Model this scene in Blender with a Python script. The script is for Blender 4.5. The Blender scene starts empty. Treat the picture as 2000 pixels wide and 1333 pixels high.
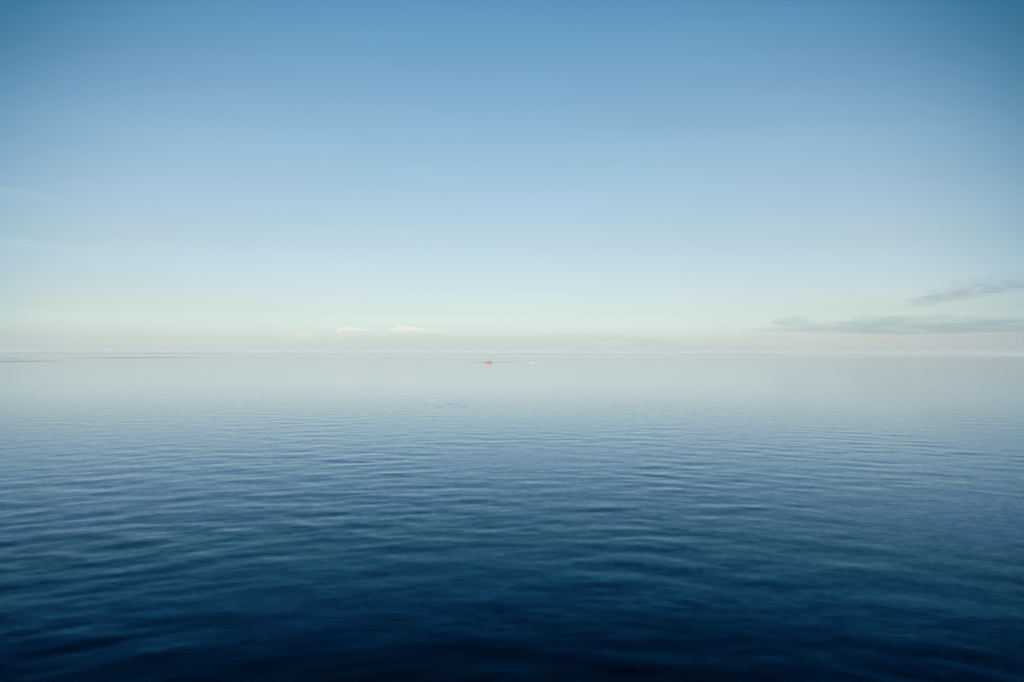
import bpy, bmesh, math, random
import numpy as np
from mathutils import Vector, noise, Matrix, Quaternion

# ------------------------------------------------------------------ camera, sky, sun, exposure
sc = bpy.context.scene
COL = sc.collection
CAM_H = 5.0                      # eye height on the deck of a boat
F = 28.0 / 36.0 * 2000.0         # focal length in pixels of the 2000 px wide photograph
PITCH = math.radians(0.96)
ROLL = math.radians(0.11)

cam_data = bpy.data.cameras.new("camera")
cam = bpy.data.objects.new("camera", cam_data)
COL.objects.link(cam)
cam.location = (0, 0, CAM_H)
cam.rotation_mode = 'QUATERNION'
q = Quaternion((1, 0, 0), math.pi / 2 + PITCH) @ Quaternion((0, 0, 1), ROLL)
cam.rotation_quaternion = q
cam_data.lens = 28.0
cam_data.sensor_width = 36.0
cam_data.clip_start = 0.5
cam_data.clip_end = 400000.0
sc.camera = cam

SUN_EL = math.radians(12)
SUN_AZ = math.radians(177)       # clockwise from +Y: the low sun stands behind the camera

world = bpy.data.worlds.new("World")
sc.world = world
world.use_nodes = True
wn, wl = world.node_tree.nodes, world.node_tree.links
bg = wn["Background"]
bg.inputs[1].default_value = 0.1
sky = wn.new("ShaderNodeTexSky")
sky.sky_type = 'NISHITA'
sky.sun_disc = False
sky.sun_elevation = SUN_EL
sky.sun_rotation = SUN_AZ
tc = wn.new("ShaderNodeTexCoord")
sep = wn.new("ShaderNodeSeparateXYZ")
wl.new(tc.outputs['Generated'], sep.inputs[0])
# colour of the air by height above the horizon (multiplies the Nishita sky)
mr = wn.new("ShaderNodeMapRange")
mr.inputs['From Min'].default_value = 0.0
mr.inputs['From Max'].default_value = 0.6
wl.new(sep.outputs['Z'], mr.inputs['Value'])
ramp = wn.new("ShaderNodeValToRGB")
wl.new(mr.outputs[0], ramp.inputs[0])
SKY_SCALE = 8.0
SKY_RATIO = [  # elevation in degrees, r, g, b
#RATIO_BEGIN
(0.00, 1.832, 2.547, 4.608),
(0.20, 1.832, 2.547, 4.608),
(0.35, 1.546, 1.956, 3.459),
(0.50, 1.433, 1.887, 3.220),
(0.68, 1.403, 1.811, 3.100),
(0.90, 1.327, 1.639, 2.795),
(1.20, 1.243, 1.532, 2.524),
(1.57, 1.211, 1.481, 2.394),
(1.94, 1.209, 1.417, 2.206),
(2.30, 1.163, 1.393, 2.057),
(3.04, 1.126, 1.229, 1.684),
(4.88, 1.124, 1.160, 1.453),
(7.80, 1.180, 1.167, 1.273),
(10.68, 1.201, 1.214, 1.294),
(14.22, 1.142, 1.274, 1.329),
(17.65, 0.986, 1.220, 1.312),
(20.97, 0.833, 1.221, 1.352),
(24.15, 0.677, 1.148, 1.357),
(32.00, 0.677, 1.148, 1.357),
#RATIO_END
]
ramp.color_ramp.interpolation = 'LINEAR'
def fill_ramp(ramp_, stops):
    e_ = ramp_.elements
    while len(e_) < len(stops): e_.new(0.5)
    for k_ in range(len(stops) - 1, -1, -1): e_[k_].position = stops[k_][0]
    for k_, (p_, c_) in enumerate(stops):
        e_[k_].position = p_
        e_[k_].color = (*c_, 1)
fill_ramp(ramp.color_ramp, [(min(1.0, math.sin(math.radians(e)) / 0.6), (r / SKY_SCALE, g / SKY_SCALE, b / SKY_SCALE)) for e, r, g, b in SKY_RATIO])
# lens vignette painted into the sky colour: darker and bluer towards the frame corners
dt = wn.new("ShaderNodeVectorMath"); dt.operation = 'DOT_PRODUCT'
wl.new(tc.outputs['Generated'], dt.inputs[0])
A0 = math.radians(-0.6)
dt.inputs[1].default_value = (math.sin(A0), math.cos(A0) * math.cos(math.radians(6)), -math.sin(math.radians(6)))
azr = wn.new("ShaderNodeValToRGB")
azr.color_ramp.interpolation = 'B_SPLINE'
wl.new(dt.outputs['Value'], azr.inputs[0])
fill_ramp(azr.color_ramp, [(math.cos(math.radians(d_)), c_) for d_, c_ in (
    (60, (0.14, 0.41, 0.51)), (45, (0.14, 0.41, 0.51)), (41.5, (0.20, 0.49, 0.58)), (37, (0.68, 0.81, 0.89)), (33, (0.88, 0.93, 0.96)), (29, (1, 1, 1)), (8, (1, 1, 1)))])
# low on the right the air is a little more mauve
sp2 = wn.new("ShaderNodeMapRange"); sp2.interpolation_type = 'SMOOTHSTEP'
sp2.inputs['From Min'].default_value = 0.12; sp2.inputs['From Max'].default_value = 0.55
wl.new(sep.outputs['X'], sp2.inputs['Value'])
sp3 = wn.new("ShaderNodeMapRange"); sp3.interpolation_type = 'SMOOTHSTEP'
sp3.inputs['From Min'].default_value = 0.0; sp3.inputs['From Max'].default_value = 0.075
sp3.inputs['To Min'].default_value = 1.0; sp3.inputs['To Max'].default_value = 0.0
wl.new(sep.outputs['Z'], sp3.inputs['Value'])
mm = wn.new("ShaderNodeMath"); mm.operation = 'MULTIPLY'
wl.new(sp2.outputs[0], mm.inputs[0]); wl.new(sp3.outputs[0], mm.inputs[1])
mau = wn.new("ShaderNodeMix"); mau.data_type = 'RGBA'; mau.blend_type = 'MULTIPLY'
wl.new(mm.outputs[0], mau.inputs[0]); wl.new(azr.outputs[0], mau.inputs[6]); mau.inputs[7].default_value = (0.90, 0.86, 0.90, 1)
x1 = wn.new("ShaderNodeVectorMath"); x1.operation = 'MULTIPLY'
wl.new(sky.outputs[0], x1.inputs[0]); wl.new(ramp.outputs[0], x1.inputs[1])
x2 = wn.new("ShaderNodeVectorMath"); x2.operation = 'MULTIPLY'
wl.new(x1.outputs[0], x2.inputs[0]); wl.new(mau.outputs[2], x2.inputs[1])
x3 = wn.new("ShaderNodeVectorMath"); x3.operation = 'SCALE'
# faint uneven haze and high thin vapour in the air
hz_m = wn.new("ShaderNodeMapping"); hz_m.inputs['Scale'].default_value = (2.2, 2.2, 13)
wl.new(tc.outputs['Generated'], hz_m.inputs['Vector'])
hz_t = wn.new("ShaderNodeTexNoise"); hz_t.inputs['Scale'].default_value = 1.6; hz_t.inputs['Detail'].default_value = 5
hz_t.inputs['Roughness'].default_value = 0.55
wl.new(hz_m.outputs[0], hz_t.inputs['Vector'])
hz_r = wn.new("ShaderNodeMapRange"); hz_r.inputs['To Min'].default_value = 0.955; hz_r.inputs['To Max'].default_value = 1.045
wl.new(hz_t.outputs['Fac'], hz_r.inputs['Value'])
x4 = wn.new("ShaderNodeVectorMath"); x4.operation = 'SCALE'
wl.new(x2.outputs[0], x4.inputs[0]); wl.new(hz_r.outputs[0], x4.inputs[3])
wl.new(x4.outputs[0], x3.inputs[0]); x3.inputs[3].default_value = SKY_SCALE
wl.new(x3.outputs[0], bg.inputs[0])

sun_data = bpy.data.lights.new("sun", 'SUN')
sun_data.energy = 3.5
sun_data.angle = math.radians(0.5)
sun_data.color = (1.0, 0.88, 0.77)
sun = bpy.data.objects.new("sun", sun_data)
COL.objects.link(sun)
to_sun = Vector((math.sin(SUN_AZ) * math.cos(SUN_EL), math.cos(SUN_AZ) * math.cos(SUN_EL), math.sin(SUN_EL)))
sun.rotation_euler = to_sun.to_track_quat('Z', 'Y').to_euler()
sun.location = to_sun * 50

sc.view_settings.view_transform = 'Standard'
sc.view_settings.look = 'None'
sc.view_settings.gamma = 1
sc.view_settings.exposure = 0
sc.view_settings.use_curve_mapping = False
sc.render.engine = 'CYCLES'
sc.cycles.use_denoising = True
sc.cycles.max_bounces = 12
sc.cycles.volume_bounces = 10
sc.cycles.transparent_max_bounces = 16
sc.render.dither_intensity = 1.0
sc.render.filter_size = 1.6

# ------------------------------------------------------------------ helpers
RM = q.to_matrix()
def ray(px, py):
    """world direction seen at a pixel of the 2000x1333 photograph"""
    return (RM @ Vector((px - 1000.0, 666.5 - py, -F))).normalized()
def sky_point(px, py, dist):
    d = ray(px, py)
    return Vector((0, 0, CAM_H)) + d * (dist / math.hypot(d.x, d.y))
def sea_point(px, rr):
    d = ray(px, 692)
    a = math.atan2(d.x, d.y)
    return Vector((math.sin(a) * rr, math.cos(a) * rr, 0))

def new_mat(name):
    m = bpy.data.materials.new(name)
    m.use_nodes = True
    return m, m.node_tree.nodes, m.node_tree.links
def paint(name, col, rough=0.5, var=0.12, scale=6.0):
    m, n, l = new_mat(name)
    b = n["Principled BSDF"]
    t = n.new("ShaderNodeTexNoise"); t.inputs['Scale'].default_value = scale; t.inputs['Detail'].default_value = 4
    o = n.new("ShaderNodeTexCoord"); l.new(o.outputs['Object'], t.inputs['Vector'])
    mx = n.new("ShaderNodeMix"); mx.data_type = 'RGBA'
    mx.inputs[6].default_value = (*[c * (1 - var) for c in col], 1)
    mx.inputs[7].default_value = (*[min(1, c * (1 + var)) for c in col], 1)
    l.new(t.outputs['Fac'], mx.inputs[0]); l.new(mx.outputs[2], b.inputs['Base Color'])
    b.inputs['Roughness'].default_value = rough
    return m
def link_mesh(name, me, mat, parent=None, smooth=False):
    o = bpy.data.objects.new(name, me)
    COL.objects.link(o)
    if mat: me.materials.append(mat)
    if parent: o.parent = parent
    if smooth:
        me.polygons.foreach_set('use_smooth', [True] * len(me.polygons))
    return o
def link_bm(name, bm, mat, parent=None, smooth=False):
    bmesh.ops.recalc_face_normals(bm, faces=bm.faces)
    me = bpy.data.meshes.new(name); bm.to_mesh(me); bm.free()
    return link_mesh(name, me, mat, parent, smooth)
def tag(o, label, cat, group=None):
    o['label'] = label; o['category'] = cat
    if group: o['group'] = group
    return o

# ------------------------------------------------------------------ the sea
R_MIN, R_MAX = 3.0, 30000.0
def build_sea():
    rings = [R_MIN]
    while rings[-1] < R_MAX:
        r = rings[-1]
        k = 0.0046 if r < 70 else (0.0075 if r < 300 else (0.010 if r < 2500 else 0.05))
        rings.append(r * (1 + k))
    rings[-1] = R_MAX
    rings = np.array(rings)
    fine = np.linspace(-46, 46, 560)
    left = np.linspace(-180, -46, 68)[:-1]
    right = np.linspace(46, 180, 68)[1:-1]
    ang = np.radians(np.concatenate([left, fine, right]))
    nr, na = len(rings), len(ang)
    Rg, Ag = np.meshgrid(rings, ang, indexing='ij')
    X = Rg * np.sin(Ag); Y = Rg * np.cos(Ag)
    # wind-sea: a directional sum of small waves
    rng = np.random.default_rng(11)
    Z = np.zeros_like(X)
    dr = np.gradient(rings)[:, None] * np.ones_like(X)
    edge = np.clip((math.radians(46) - np.abs(Ag)) / math.radians(3), 0, 1)
    def lownoise(s, n, seed):
        g = np.random.default_rng(seed); v = np.zeros_like(X)
        for _ in range(n):
            k = 2 * math.pi / (s * g.uniform(0.6, 1.8)); t = g.uniform(0, 2 * math.pi)
            v += np.cos(k * (X * math.cos(t) + Y * math.sin(t)) + g.uniform(0, 6.28))
        return v / math.sqrt(n / 2)
    patch = np.clip(1 + 0.32 * lownoise(11, 12, 5) + 0.30 * lownoise(40, 12, 6), 0.2, 2.0)
    calm = WAVE_FAR + (1 - WAVE_FAR) / (1 + (Rg / 85.0) ** 2)
    YW = 0.55 * Y + 0.45 * Rg * np.where(Y > 0, 1, -1)   # ripples ring the anchored boat a little
    comps = []
    for i in range(150):
        lam = math.exp(rng.uniform(math.log(0.42), math.log(4.5)))
        lobe = rng.choice([0, 1, 2], p=[0.45, 0.35, 0.2])
        th = math.radians([rng.normal(-112, 20), rng.normal(-70, 20), rng.normal(-90, 45)][lobe])
        comps.append((lam, th, rng.uniform(0, 6.28)))
    w = np.array([min(1.0, (c[0] / 0.9) ** 0.5) * (1.0 if c[0] < 2.2 else (2.2 / c[0]) ** 0.8) for c in comps])
    slope = WAVE_SLOPE * w / math.sqrt((w ** 2).sum() / 2)
    for (lam, th, ph), s in zip(comps, slope):
        k = 2 * math.pi / lam
        vis = np.clip(lam / (3.2 * np.maximum(dr, Rg * 0.0029)) - 1, 0, 1)
        Z += (s / k) * vis * np.sin(k * (X * math.cos(th) + YW * math.sin(th)) + ph)
    Z *= patch * calm * edge
    Z[Rg > 700] = 0
    # breeze: how much fine ripple roughens the surface, by place
    lr = np.log(Rg); deg = np.degrees(Ag)
    def px2deg(px):
        d = ray(px, 692); return math.degrees(math.atan2(d.x, d.y))
    B = np.zeros_like(X)
    def streak(x0, x1, r0, r1, amp, soft=0.25, wob=0.0, tilt=0.0):
        a0, a1 = px2deg(x0), px2deg(x1)
        u = (deg - (a0 + a1) / 2) / ((a1 - a0) / 2)
        rr = lr - (math.log(r0) + math.log(r1)) / 2 - tilt * u - wob * np.sin(u * 5 + 1)
        v = rr / ((math.log(r1) - math.log(r0)) / 2)
        d = np.sqrt(np.abs(u) ** 2.6 + np.abs(v) ** 2)
        f = np.clip((1 - d) / soft, 0, 1)
        return amp * f * f * (3 - 2 * f)
    for args in STREAKS:
        B += streak(*args)
    B *= np.clip(1 + 0.35 * np.sin(deg * 5.1 + lr * 9) * np.sin(deg * 1.7 + 2 - lr * 23) + 0.3 * np.sin(lr * 61 + deg * 3.3), 0.25, 1.6)
    rough = 0.12 * lownoise(160, 8, 9) + 0.10 * lownoise(700, 8, 10)
    B = np.clip(B + 0.10 * np.clip(rough, 0, 1) * (Rg > 150), 0, 2.5)
    verts = np.stack([X, Y, Z], -1).reshape(-1, 3)
    i = np.arange(nr - 1)[:, None]; j = np.arange(na)[None, :]
    jn = (j + 1) % na
    quads = np.stack([i * na + j, i * na + jn, (i + 1) * na + jn, (i + 1) * na + j], -1).reshape(-1, 4)
    me = bpy.data.meshes.new("sea")
    nv = len(verts) + 1
    me.vertices.add(nv)
    me.vertices.foreach_set('co', np.vstack([verts, [[0, 0, 0]]]).astype(np.float32).ravel())
    tris = np.stack([np.full(na, nv - 1), (np.arange(na) + 1) % na, np.arange(na)], -1)
    loops = np.concatenate([quads.ravel(), tris.ravel()]).astype(np.int32)
    me.loops.add(len(loops)); me.loops.foreach_set('vertex_index', loops)
    nf = len(quads) + len(tris)
    me.polygons.add(nf)
    starts = np.concatenate([np.arange(len(quads)) * 4, len(quads) * 4 + np.arange(len(tris)) * 3]).astype(np.int32)
    me.polygons.foreach_set('loop_start', starts)
    me.polygons.foreach_set('use_smooth', np.ones(nf, dtype=bool))
    me.update(calc_edges=True)
    at = me.attributes.new('breeze', 'FLOAT', 'POINT')
    at.data.foreach_set('value', np.append(B.ravel(), 0).astype(np.float32))
    if me.polygons[0].normal.z < 0:
        me.flip_normals()
    o = link_mesh("sea", me, sea_material())
    o['kind'] = 'structure'
    return o

WAVE_SLOPE = 0.0150
WAVE_FAR = 0.10
STREAKS = [  # px range, distance range, strength, softness, wobble, tilt
    (90, 450, 930, 1350, 1.8, 1.0, 0.02, 0.12),
    (-160, 160, 490, 650, 1.5, 1.0, 0.03, 0.12),
    (-200, 120, 780, 950, 1.3, 0.9, 0.02, 0.05),
    (885, 1038, 440, 520, 1.0, 1.0, 0.01, 0.0),
    (790, 985, 70, 88, 0.26, 1.0, 0.01, 0.0),
    (620, 900, 64, 73, 0.15, 1.0, 0.02, 0.02),
    (1050, 1500, 70, 86, 0.1, 1.0, 0.02, 0.0),
]
# fraction of the mirrored sky that the water returns, by Fresnel reflectance:  f, r, g, b
WATER_REFLECT = [  # lowest stops darkened further, painting lens falloff into the near water
#WATER_BEGIN
(0.000, 0.0000, 0.0000, 0.0050),
(0.085, 0.0000, 0.0026, 0.0062),
(0.110, 0.0000, 0.0070, 0.0160),
(0.140, 0.0001, 0.0236, 0.0508),
(0.170, 0.0045, 0.0530, 0.1010),
(0.210, 0.0200, 0.1080, 0.1640),
(0.260, 0.0601, 0.1658, 0.2176),
(0.330, 0.1562, 0.2614, 0.3497),
(0.420, 0.2909, 0.4001, 0.4919),
(0.520, 0.4323, 0.5227, 0.6012),
(0.650, 0.6150, 0.6720, 0.7180),
(0.800, 0.8420, 0.8640, 0.9160),
(1.000, 1.0000, 1.0000, 1.0000),
#WATER_END
]
def sea_material():
    m, n, l = new_mat("sea_water")
    n.remove(n["Principled BSDF"])
    out = n["Material Output"]
    geo = n.new("ShaderNodeNewGeometry")
    att = n.new("ShaderNodeAttribute"); att.attribute_name = 'breeze'
    # fine capillary ripple: two noise octaves tilt the normal in x and y
    def noise_at(scale, off, det):
        mp = n.new("ShaderNodeMapping"); mp.inputs['Scale'].default_value = (scale * 0.6, scale, 1)
        mp.inputs['Location'].default_value = off
        l.new(geo.outputs['Position'], mp.inputs['Vector'])
        t = n.new("ShaderNodeTexNoise"); t.noise_dimensions = '2D'; t.inputs['Scale'].default_value = 1
        t.inputs['Detail'].default_value = det; t.inputs['Roughness'].default_value = 0.6
        l.new(mp.outputs[0], t.inputs['Vector'])
        s = n.new("ShaderNodeVectorMath"); s.operation = 'SUBTRACT'
        l.new(t.outputs['Color'], s.inputs[0]); s.inputs[1].default_value = (0.5, 0.5, 0.5)
        return s.outputs[0]
    a = noise_at(7.0, (3, 7, 0), 2)
    b = noise_at(2.2, (31, 11, 0), 3)
    add = n.new("ShaderNodeVectorMath"); add.operation = 'ADD'
    l.new(a, add.inputs[0]); l.new(b, add.inputs[1])
    flat = n.new("ShaderNodeVectorMath"); flat.operation = 'MULTIPLY'
    l.new(add.outputs[0], flat.inputs[0]); flat.inputs[1].default_value = (0.6, 1.0, 0)
    amp = n.new("ShaderNodeMath"); amp.operation = 'MULTIPLY_ADD'
    l.new(att.outputs['Fac'], amp.inputs[0]); amp.inputs[1].default_value = 0.55; amp.inputs[2].default_value = 0.045
    sc_ = n.new("ShaderNodeVectorMath"); sc_.operation = 'SCALE'
    l.new(flat.outputs[0], sc_.inputs[0]); l.new(amp.outputs[0], sc_.inputs[3])
    nn = n.new("ShaderNodeVectorMath"); nn.operation = 'ADD'
    l.new(geo.outputs['Normal'], nn.inputs[0]); l.new(sc_.outputs[0], nn.inputs[1])
    nrm = n.new("ShaderNodeVectorMath"); nrm.operation = 'NORMALIZE'
    l.new(nn.outputs[0], nrm.inputs[0])
    fr = n.new("ShaderNodeFresnel"); fr.inputs['IOR'].default_value = 1.333
    l.new(nrm.outputs[0], fr.inputs['Normal'])
    cr = n.new("ShaderNodeValToRGB")
    l.new(fr.outputs[0], cr.inputs[0])
    fill_ramp(cr.color_ramp, [(p, c) for p, *c in WATER_REFLECT])
    gl = n.new("ShaderNodeBsdfGlossy"); gl.distribution = 'GGX'
    gl.inputs['Roughness'].default_value = 0.075
    l.new(cr.outputs[0], gl.inputs['Color']); l.new(nrm.outputs[0], gl.inputs['Normal'])
    df = n.new("ShaderNodeBsdfDiffuse"); df.inputs['Color'].default_value = (0.0, 0.0012, 0.0045, 1)
    ad = n.new("ShaderNodeAddShader")
    l.new(gl.outputs[0], ad.inputs[0]); l.new(df.outputs[0], ad.inputs[1])
    l.new(ad.outputs[0], out.inputs['Surface'])
    return m
build_sea()

# ------------------------------------------------------------------ the far coast, faint on the horizon
def build_coast():
    rng = random.Random(4)
    bm = bmesh.new()
    dist = 11000.0
    rows = []
    x = -400
    while x <= 2500:
        d = ray(x, 692); a = math.atan2(d.x, d.y)
        hgt = 15 + 9 * noise.noise(Vector((x * 0.011, 3.1, 0))) + 5 * noise.noise(Vector((x * 0.05, 7.7, 0)))
        hgt += 12 * math.exp(-((x - 1020) / 45.0) ** 2) + 6 * math.exp(-((x - 1440) / 60.0) ** 2)
        hgt *= max(0.0, min(1.0, (1980 - x) / 500.0)) ** 0.6 if x > 1480 else 1
        hgt = max(0.5, hgt)
        row = []
        for k, (dd, hh) in enumerate([(0, -0.5), (120, 0.35), (420, 0.8), (900, 1.0), (1800, 0.7), (2600, -0.5)]):
            rr = dist + dd + 250 * noise.noise(Vector((x * 0.02, 1.3, 0)))
            z = hgt * hh * (1 + 0.15 * noise.noise(Vector((x * 0.08, k * 2.0, 5)))) if hh > 0 else -0.5
            row.append(bm.verts.new((math.sin(a) * rr, math.cos(a) * rr, z)))
        rows.append(row)
        x += 8
    for r0, r1 in zip(rows, rows[1:]):
        for k in range(5):
            bm.faces.new((r0[k], r1[k], r1[k + 1], r0[k + 1]))
    o = link_bm("coastline", bm, paint("coast_land", (0.20, 0.22, 0.21), 0.9, 0.3, 0.002), smooth=True)
    o['kind'] = 'structure'
build_coast()

# ------------------------------------------------------------------ clouds: bodies of vapour far out over the sea
def cloud_material(name, dens, col, aniso=0.0, nscale=0.0, stretch=(1, 1, 1), lo=0.35, hi=0.62):
    m, n, l = new_mat(name)
    n.remove(n["Principled BSDF"])
    v = n.new("ShaderNodeVolumePrincipled")
    v.inputs['Color'].default_value = (*col, 1)
    v.inputs['Anisotropy'].default_value = aniso
    v.inputs['Density'].default_value = dens
    if nscale:
        tcx = n.new("ShaderNodeTexCoord")
        mp = n.new("ShaderNodeMapping"); mp.inputs['Scale'].default_value = stretch
        l.new(tcx.outputs['Object'], mp.inputs[0])
        t = n.new("ShaderNodeTexNoise"); t.inputs['Scale'].default_value = nscale; t.inputs['Detail'].default_value = 3
        l.new(mp.outputs[0], t.inputs['Vector'])
        r = n.new("ShaderNodeMapRange"); r.interpolation_type = 'SMOOTHSTEP'
        r.inputs['From Min'].default_value = lo; r.inputs['From Max'].default_value = hi
        r.inputs['To Max'].default_value = dens
        l.new(t.outputs['Fac'], r.inputs['Value']); l.new(r.outputs[0], v.inputs['Density'])
    l.new(v.outputs[0], n["Material Output"].inputs['Volume'])
    return m

def cloud(x0, x1, y0, y1, dist, mat, label, seed, group=None, flat=True, tilt=0.0, lump=0.35, freq=2.2,
          depth=None, taper=0.0, sub=5):
    """a lumpy vapour body filling a span of sky: width and height in photograph pixels at that distance"""
    c = sky_point((x0 + x1) / 2, (y0 + y1) / 2, dist)
    W = (x1 - x0) / F * dist / 2; H = (y1 - y0) / F * dist / 2
    D = depth if depth else W * 0.5
    bm = bmesh.new()
    bmesh.ops.create_icosphere(bm, subdivisions=sub, radius=1.0)
    asp = max(1.0, (W / H) * 0.45)
    for v in bm.verts:
        p = v.co.copy()
        s = Vector((p.x * asp * freq, p.y * freq, p.z * freq)) + Vector((seed * 7.3, seed * 3.1, 0))
        nz_ = noise.fractal(s, 0.9, 2.0, 4)
        k = 1 + lump * nz_
        x = p.x * (1 + 0.12 * nz_)
        z = p.z * k
        if flat and z < 0: z *= 0.45
        fall = 1 - taper * (0.5 + 0.5 * p.x)          # thins towards the right
        mod = 1 + 0.35 * noise.noise(Vector((p.x * 2.6 + seed * 5, 0, 1.7)))
        v.co = (x, p.y * k, z * fall * mod)
    zs = [v.co.z for v in bm.verts]; mid = (max(zs) + min(zs)) / 2; hz = (max(zs) - min(zs)) / 2
    for v in bm.verts:
        v.co = (v.co.x * W, v.co.y * D, (v.co.z - mid) / hz * H + tilt * v.co.x * H)
    o = link_bm("cloud", bm, mat, smooth=True)
    o.location = c
    o.rotation_euler = (0, 0, -math.atan2(c.x, c.y))
    tag(o, label, "cloud", group)
    return o
#CLOUDS_BEGIN
pink = cloud_material("sunlit_cumulus", 0.0017, (1.0, 0.95, 0.90), -0.42)
faint = cloud_material("faint_cumulus", 0.0003, (1.0, 0.945, 0.89), -0.42)
grey = cloud_material("grey_stratus", 0.00033, (0.46, 0.83, 1.0), 0, 1.0, (1 / 1300, 1 / 900, 1 / 150), 0.22, 0.62)
greyup = cloud_material("grey_streak", 0.00048, (0.66, 0.84, 1.0), 0, 1.0, (1 / 420, 1 / 400, 1 / 75), 0.36, 0.62)
veil = cloud_material("thin_veil", 0.00019, (1.0, 0.99, 0.98), -0.45, 1.0, (1 / 900, 1 / 400, 1 / 90), 0.36, 0.62)
bankm = cloud_material("far_bank", 0.000026, (0.80, 0.94, 1.0))
cloud(659, 726, 636, 652, 40000, pink, "small bright pinkish cumulus tuft low over the horizon, left of the longer one", 1, taper=0.85, lump=0.8, freq=3.2)
cloud(762, 828, 634, 650, 40000, pink, "pale peach cumulus with a pointed top and a long thin tail to its right", 12, lump=0.9, freq=3.0)
cloud(800, 880, 643, 649, 40500, faint, "thin trailing wisp reaching right from the peach cumulus", 3, taper=0.6)
cloud(304, 338, 654, 668, 40000, faint, "very faint pinkish puff alone over the left part of the horizon", 4, lump=0.8)
cloud(572, 608, 645, 662, 40000, faint, "faint pinkish puff to the left of the two bright cumulus clouds", 5, lump=0.9)
cloud(1506, 1586, 612, 640, 26000, grey, "small grey puff at the left tip of the long grey cloud band", 6, depth=500, lump=0.8, freq=3)
cloud(1548, 2300, 611, 653, 26000, grey, "long flat grey cloud band low on the right side of the sky", 7, depth=900, lump=0.45, freq=1.8)
cloud(1774, 1930, 560, 594, 24000, greyup, "lower left piece of the grey torn cloud above the long band", 8, depth=500, tilt=0.6, lump=0.8, freq=3)
cloud(1835, 2170, 522, 570, 24000, greyup, "upper piece of the grey torn cloud, running out of the picture at right", 9, depth=500, tilt=0.7, lump=0.8, freq=3)
cloud(1935, 2120, 552, 563, 24500, greyup, "thin grey wisp just below the torn cloud at the right edge", 10, depth=300, lump=0.5)
cloud(480, 1560, 649, 700, 60000, bankm, "broad pale grey-blue cloud bank lying along the middle of the horizon", 11, depth=3000, lump=0.18, freq=1.0)
cloud(-260, 110, 454, 474, 30000, veil, "upper of two close faint white streaks of high cloud at the left edge", 13, depth=500, tilt=-0.3)
cloud(-260, 85, 476, 494, 30000, veil, "lower of two close faint white streaks of high cloud at the left edge", 14, depth=500, tilt=-0.2)
cloud(-200, 90, 355, 376, 30000, veil, "single faint white streak of high cloud, highest at the left edge", 15, depth=400, tilt=-0.3)
cloud(1160, 1220, 667, 671, 42000, faint, "tiny thin pale streak just above the horizon, right of the boats", 16, depth=600)
#CLOUDS_END

# ------------------------------------------------------------------ boats
def hull_sections(L, Wd, Dp, n=18):
    secs = []
    for i in range(n + 1):
        t = i / n; u = 2 * t - 1
        w = Wd / 2 * max(0.02, (1 - abs(u) ** 2.4)) ** 0.8
        if u < 0: w = Wd / 2 * max(0.35, (1 - abs(u) ** 4)) ** 0.5
        sheer = Dp * (1 + 0.32 * max(0, u) ** 2 + 0.10 * u * u)
        keel = -0.16 + 0.22 * max(0, u) ** 4
        secs.append((u * L / 2, w, sheer, keel))
    return secs
def build_boat(loc, heading, L, Wd, Dp, hullm, trimm, label):
    root = bpy.data.objects.new("rowing_boat", None); COL.objects.link(root)
    root.location = loc; root.rotation_euler = (0, 0, heading)
    tag(root, label, "boat")
    secs = hull_sections(L, Wd, Dp)
    bm = bmesh.new()
    prof = [(-1, 1.0), (-0.96, 0.6), (-0.78, 0.25), (-0.42, 0.05), (0, 0), (0.42, 0.05), (0.78, 0.25), (0.96, 0.6), (1, 1.0)]
    outer, inner = [], []
    for (x, w, s, k) in secs:
        outer.append([bm.verts.new((x, py * w, k + (s - k) * pz)) for py, pz in prof])
        inner.append([bm.verts.new((x * 0.975, py * max(0.01, w - 0.04), k + 0.05 + (s - k - 0.05) * pz)) for py, pz in prof])
    for g, fl in ((outer, 0), (inner, 1)):
        for a, b in zip(g, g[1:]):
            for k in range(len(prof) - 1):
                f = (a[k], a[k + 1], b[k + 1], b[k])
                bm.faces.new(f if not fl else f[::-1])
    for a, b, c, d in zip(outer, outer[1:], inner, inner[1:]):
        bm.faces.new((a[0], b[0], d[0], c[0])); bm.faces.new((a[-1], c[-1], d[-1], b[-1]))
    for e in (0, -1):
        for k in range(len(prof) - 1):
            bm.faces.new((outer[e][k], inner[e][k], inner[e][k + 1], outer[e][k + 1]))
    link_bm("hull", bm, hullm, root, smooth=True)
    bm = bmesh.new()                                 # rubbing rail along both gunwales
    for s_ in (-1, 1):
        prev = None
        for (x, w, s, k) in secs:
            ring = [bm.verts.new((x, s_ * (w + dy), s + dz)) for dy, dz in ((-0.045, 0.004), (0.03, 0.004), (0.03, -0.05 + 0.09), (-0.045, 0.045))]
            if prev:
                for q_ in range(4):
                    bm.faces.new((prev[q_], prev[(q_ + 1) % 4], ring[(q_ + 1) % 4], ring[q_]))
            else: bm.faces.new(ring)
            prev = ring
        bm.faces.new(prev)
    link_bm("gunwale", bm, trimm, root)
    for px_ in (-0.28, 0.10, 0.52):
        u = px_; i = int((u + 1) / 2 * (len(secs) - 1)); w = secs[i][1]; s = secs[i][2]
        bm = bmesh.new()
        bmesh.ops.create_cube(bm, size=1)
        bmesh.ops.scale(bm, vec=(0.24, 2 * w - 0.085, 0.035), verts=bm.verts)
        bmesh.ops.translate(bm, vec=(u * L / 2, 0, s * 0.72), verts=bm.verts)
        bmesh.ops.bevel(bm, geom=bm.edges[:], offset=0.008, segments=1)
        link_bm("bench", bm, trimm, root)
    return root

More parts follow.
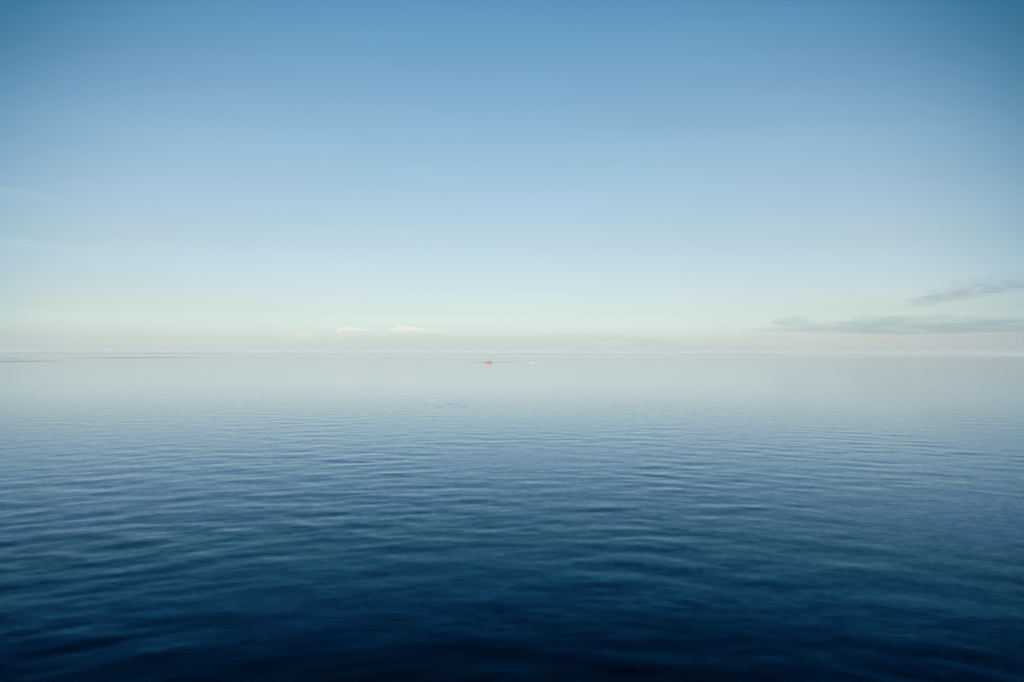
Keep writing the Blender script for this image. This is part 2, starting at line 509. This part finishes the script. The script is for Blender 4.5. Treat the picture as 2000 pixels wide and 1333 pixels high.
def build_person(loc, facing, shirtm, trousm, label, lean=0.1):
    root = bpy.data.objects.new("person", None); COL.objects.link(root)
    root.location = loc; root.rotation_euler = (0, 0, facing)
    tag(root, label, "person")
    # x forward, seat at z = 0
    V = [((0, 0, 0.11), .15), ((lean * .4, 0, 0.30), .145), ((lean, 0, 0.50), .17), ((lean * 1.15, 0, 0.60), .075), ((lean * 1.3, 0, 0.68), .085), ((lean * 1.35, 0, 0.78), .10)]
    E = [(0, 1), (1, 2), (2, 3), (3, 4), (4, 5)]
    for s in (-1, 1):
        b = len(V)
        V += [((lean, s * .19, .50), .065), ((lean + .13, s * .25, .27), .05), ((lean + .36, s * .17, .24), .038), ((lean + .44, s * .155, .24), .035),
              ((.12, s * .10, .08), .095), ((.44, s * .13, .12), .065), ((.50, s * .12, -.20), .05), ((.60, s * .12, -.24), .035)]
        E += [(2, b), (b, b + 1), (b + 1, b + 2), (b + 2, b + 3), (0, b + 4), (b + 4, b + 5), (b + 5, b + 6), (b + 6, b + 7)]
    me = bpy.data.meshes.new("body"); me.from_pydata([v for v, _ in V], E, [])
    o = bpy.data.objects.new("tmp_body", me); COL.objects.link(o)
    md = o.modifiers.new("skin", 'SKIN')
    for i, (_, r) in enumerate(V):
        me.skin_vertices[0].data[i].radius = (r, r)
    me.skin_vertices[0].data[0].use_root = True
    o.modifiers.new("sub", 'SUBSURF').levels = 2
    dg = bpy.context.evaluated_depsgraph_get()
    fin = bpy.data.meshes.new_from_object(o.evaluated_get(dg))
    bpy.data.objects.remove(o)
    fin.materials.clear()
    for m_ in (SKIN, shirtm, trousm): fin.materials.append(m_)
    for p in fin.polygons:
        c = p.center; p.use_smooth = True
        hand = c.x > lean + .30 and c.z > .17
        p.material_index = 0 if (c.z > .62 or hand) else (1 if c.z > .16 and not c.x > .35 + lean * 2 else 2)
    bo = bpy.data.objects.new("body", fin); COL.objects.link(bo); bo.parent = root
    bm = bmesh.new(); bmesh.ops.create_icosphere(bm, subdivisions=3, radius=0.118)
    bmesh.ops.delete(bm, geom=[v for v in bm.verts if v.co.z < -0.02 + v.co.x * 0.6], context='VERTS')
    bmesh.ops.translate(bm, vec=(lean * 1.35 - 0.01, 0, .795), verts=bm.verts)
    link_bm("hair", bm, HAIR, root, smooth=True)
    return root
SKIN = paint("skin", (0.35, 0.20, 0.13), 0.6)
HAIR = paint("dark_hair", (0.02, 0.015, 0.012), 0.7)
orange = paint("orange_hull_paint", (0.86, 0.16, 0.05), 0.4)
redtrim = paint("red_trim", (0.72, 0.06, 0.03), 0.4)
cream = paint("cream_hull_paint", (0.88, 0.85, 0.79), 0.4)
white = paint("white_trim", (0.80, 0.79, 0.76), 0.4)
olive = paint("olive_shirt", (0.10, 0.12, 0.06), 0.8)
redcl = paint("red_jacket", (0.80, 0.06, 0.04), 0.7)
brown = paint("brown_shirt", (0.30, 0.13, 0.08), 0.8)
dark = paint("dark_trousers", (0.05, 0.05, 0.06), 0.8)

def seat(boat_loc, heading, u, L, Dp):
    c, s = math.cos(heading), math.sin(heading)
    x = u * L / 2
    sh = Dp * (1 + 0.10 * u * u + 0.32 * max(0, u) ** 2)
    return Vector((boat_loc.x + c * x, boat_loc.y + s * x, sh * 0.72 + 0.02))
pA = sea_point(954.5, 470); hA = math.radians(3)
build_boat(pA, hA, 3.5, 1.30, 0.46, orange, redtrim, "small bright orange rowing boat far out on the calm sea")
build_person(seat(pA, hA, -0.28, 3.5, .46), hA, olive, dark, "person in dark olive clothing seated in the orange boat")
build_person(seat(pA, hA, 0.52, 3.5, .46), hA + math.pi, redcl, dark, "person in a red jacket seated at the right end of the orange boat")
pB = sea_point(1039.5, 470); hB = math.radians(-8)
build_boat(pB, hB, 3.8, 1.35, 0.46, cream, white, "small cream white rowing boat to the right of the orange one")
build_person(seat(pB, hB, 0.10, 3.8, .46), hB, brown, dark, "person in brown clothing seated in the cream white boat")

# ------------------------------------------------------------------ haze over the water
def build_haze():
    bm = bmesh.new()
    R = 30600.0; n = 48
    lo = [bm.verts.new((math.sin(2 * math.pi * i / n) * R, math.cos(2 * math.pi * i / n) * R, -1.0)) for i in range(n)]
    hi = [bm.verts.new((v.co.x, v.co.y, HAZE_TOP)) for v in lo]
    bm.faces.new(lo[::-1]); bm.faces.new(hi)
    for i in range(n):
        bm.faces.new((lo[i], lo[(i + 1) % n], hi[(i + 1) % n], hi[i]))
    m, nn, l = new_mat("sea_haze")
    nn.remove(nn["Principled BSDF"])
    v = nn.new("ShaderNodeVolumePrincipled")
    v.inputs['Color'].default_value = (*HAZE_COL, 1); v.inputs['Density'].default_value = HAZE_D
    v.inputs['Anisotropy'].default_value = HAZE_G
    l.new(v.outputs[0], nn["Material Output"].inputs['Volume'])
    o = link_bm("haze", bm, m)
    o['kind'] = 'stuff'
HAZE_TOP, HAZE_D, HAZE_COL, HAZE_G = 36.0, 0.00015, (0.875, 0.968, 1.0), -0.270
build_haze()
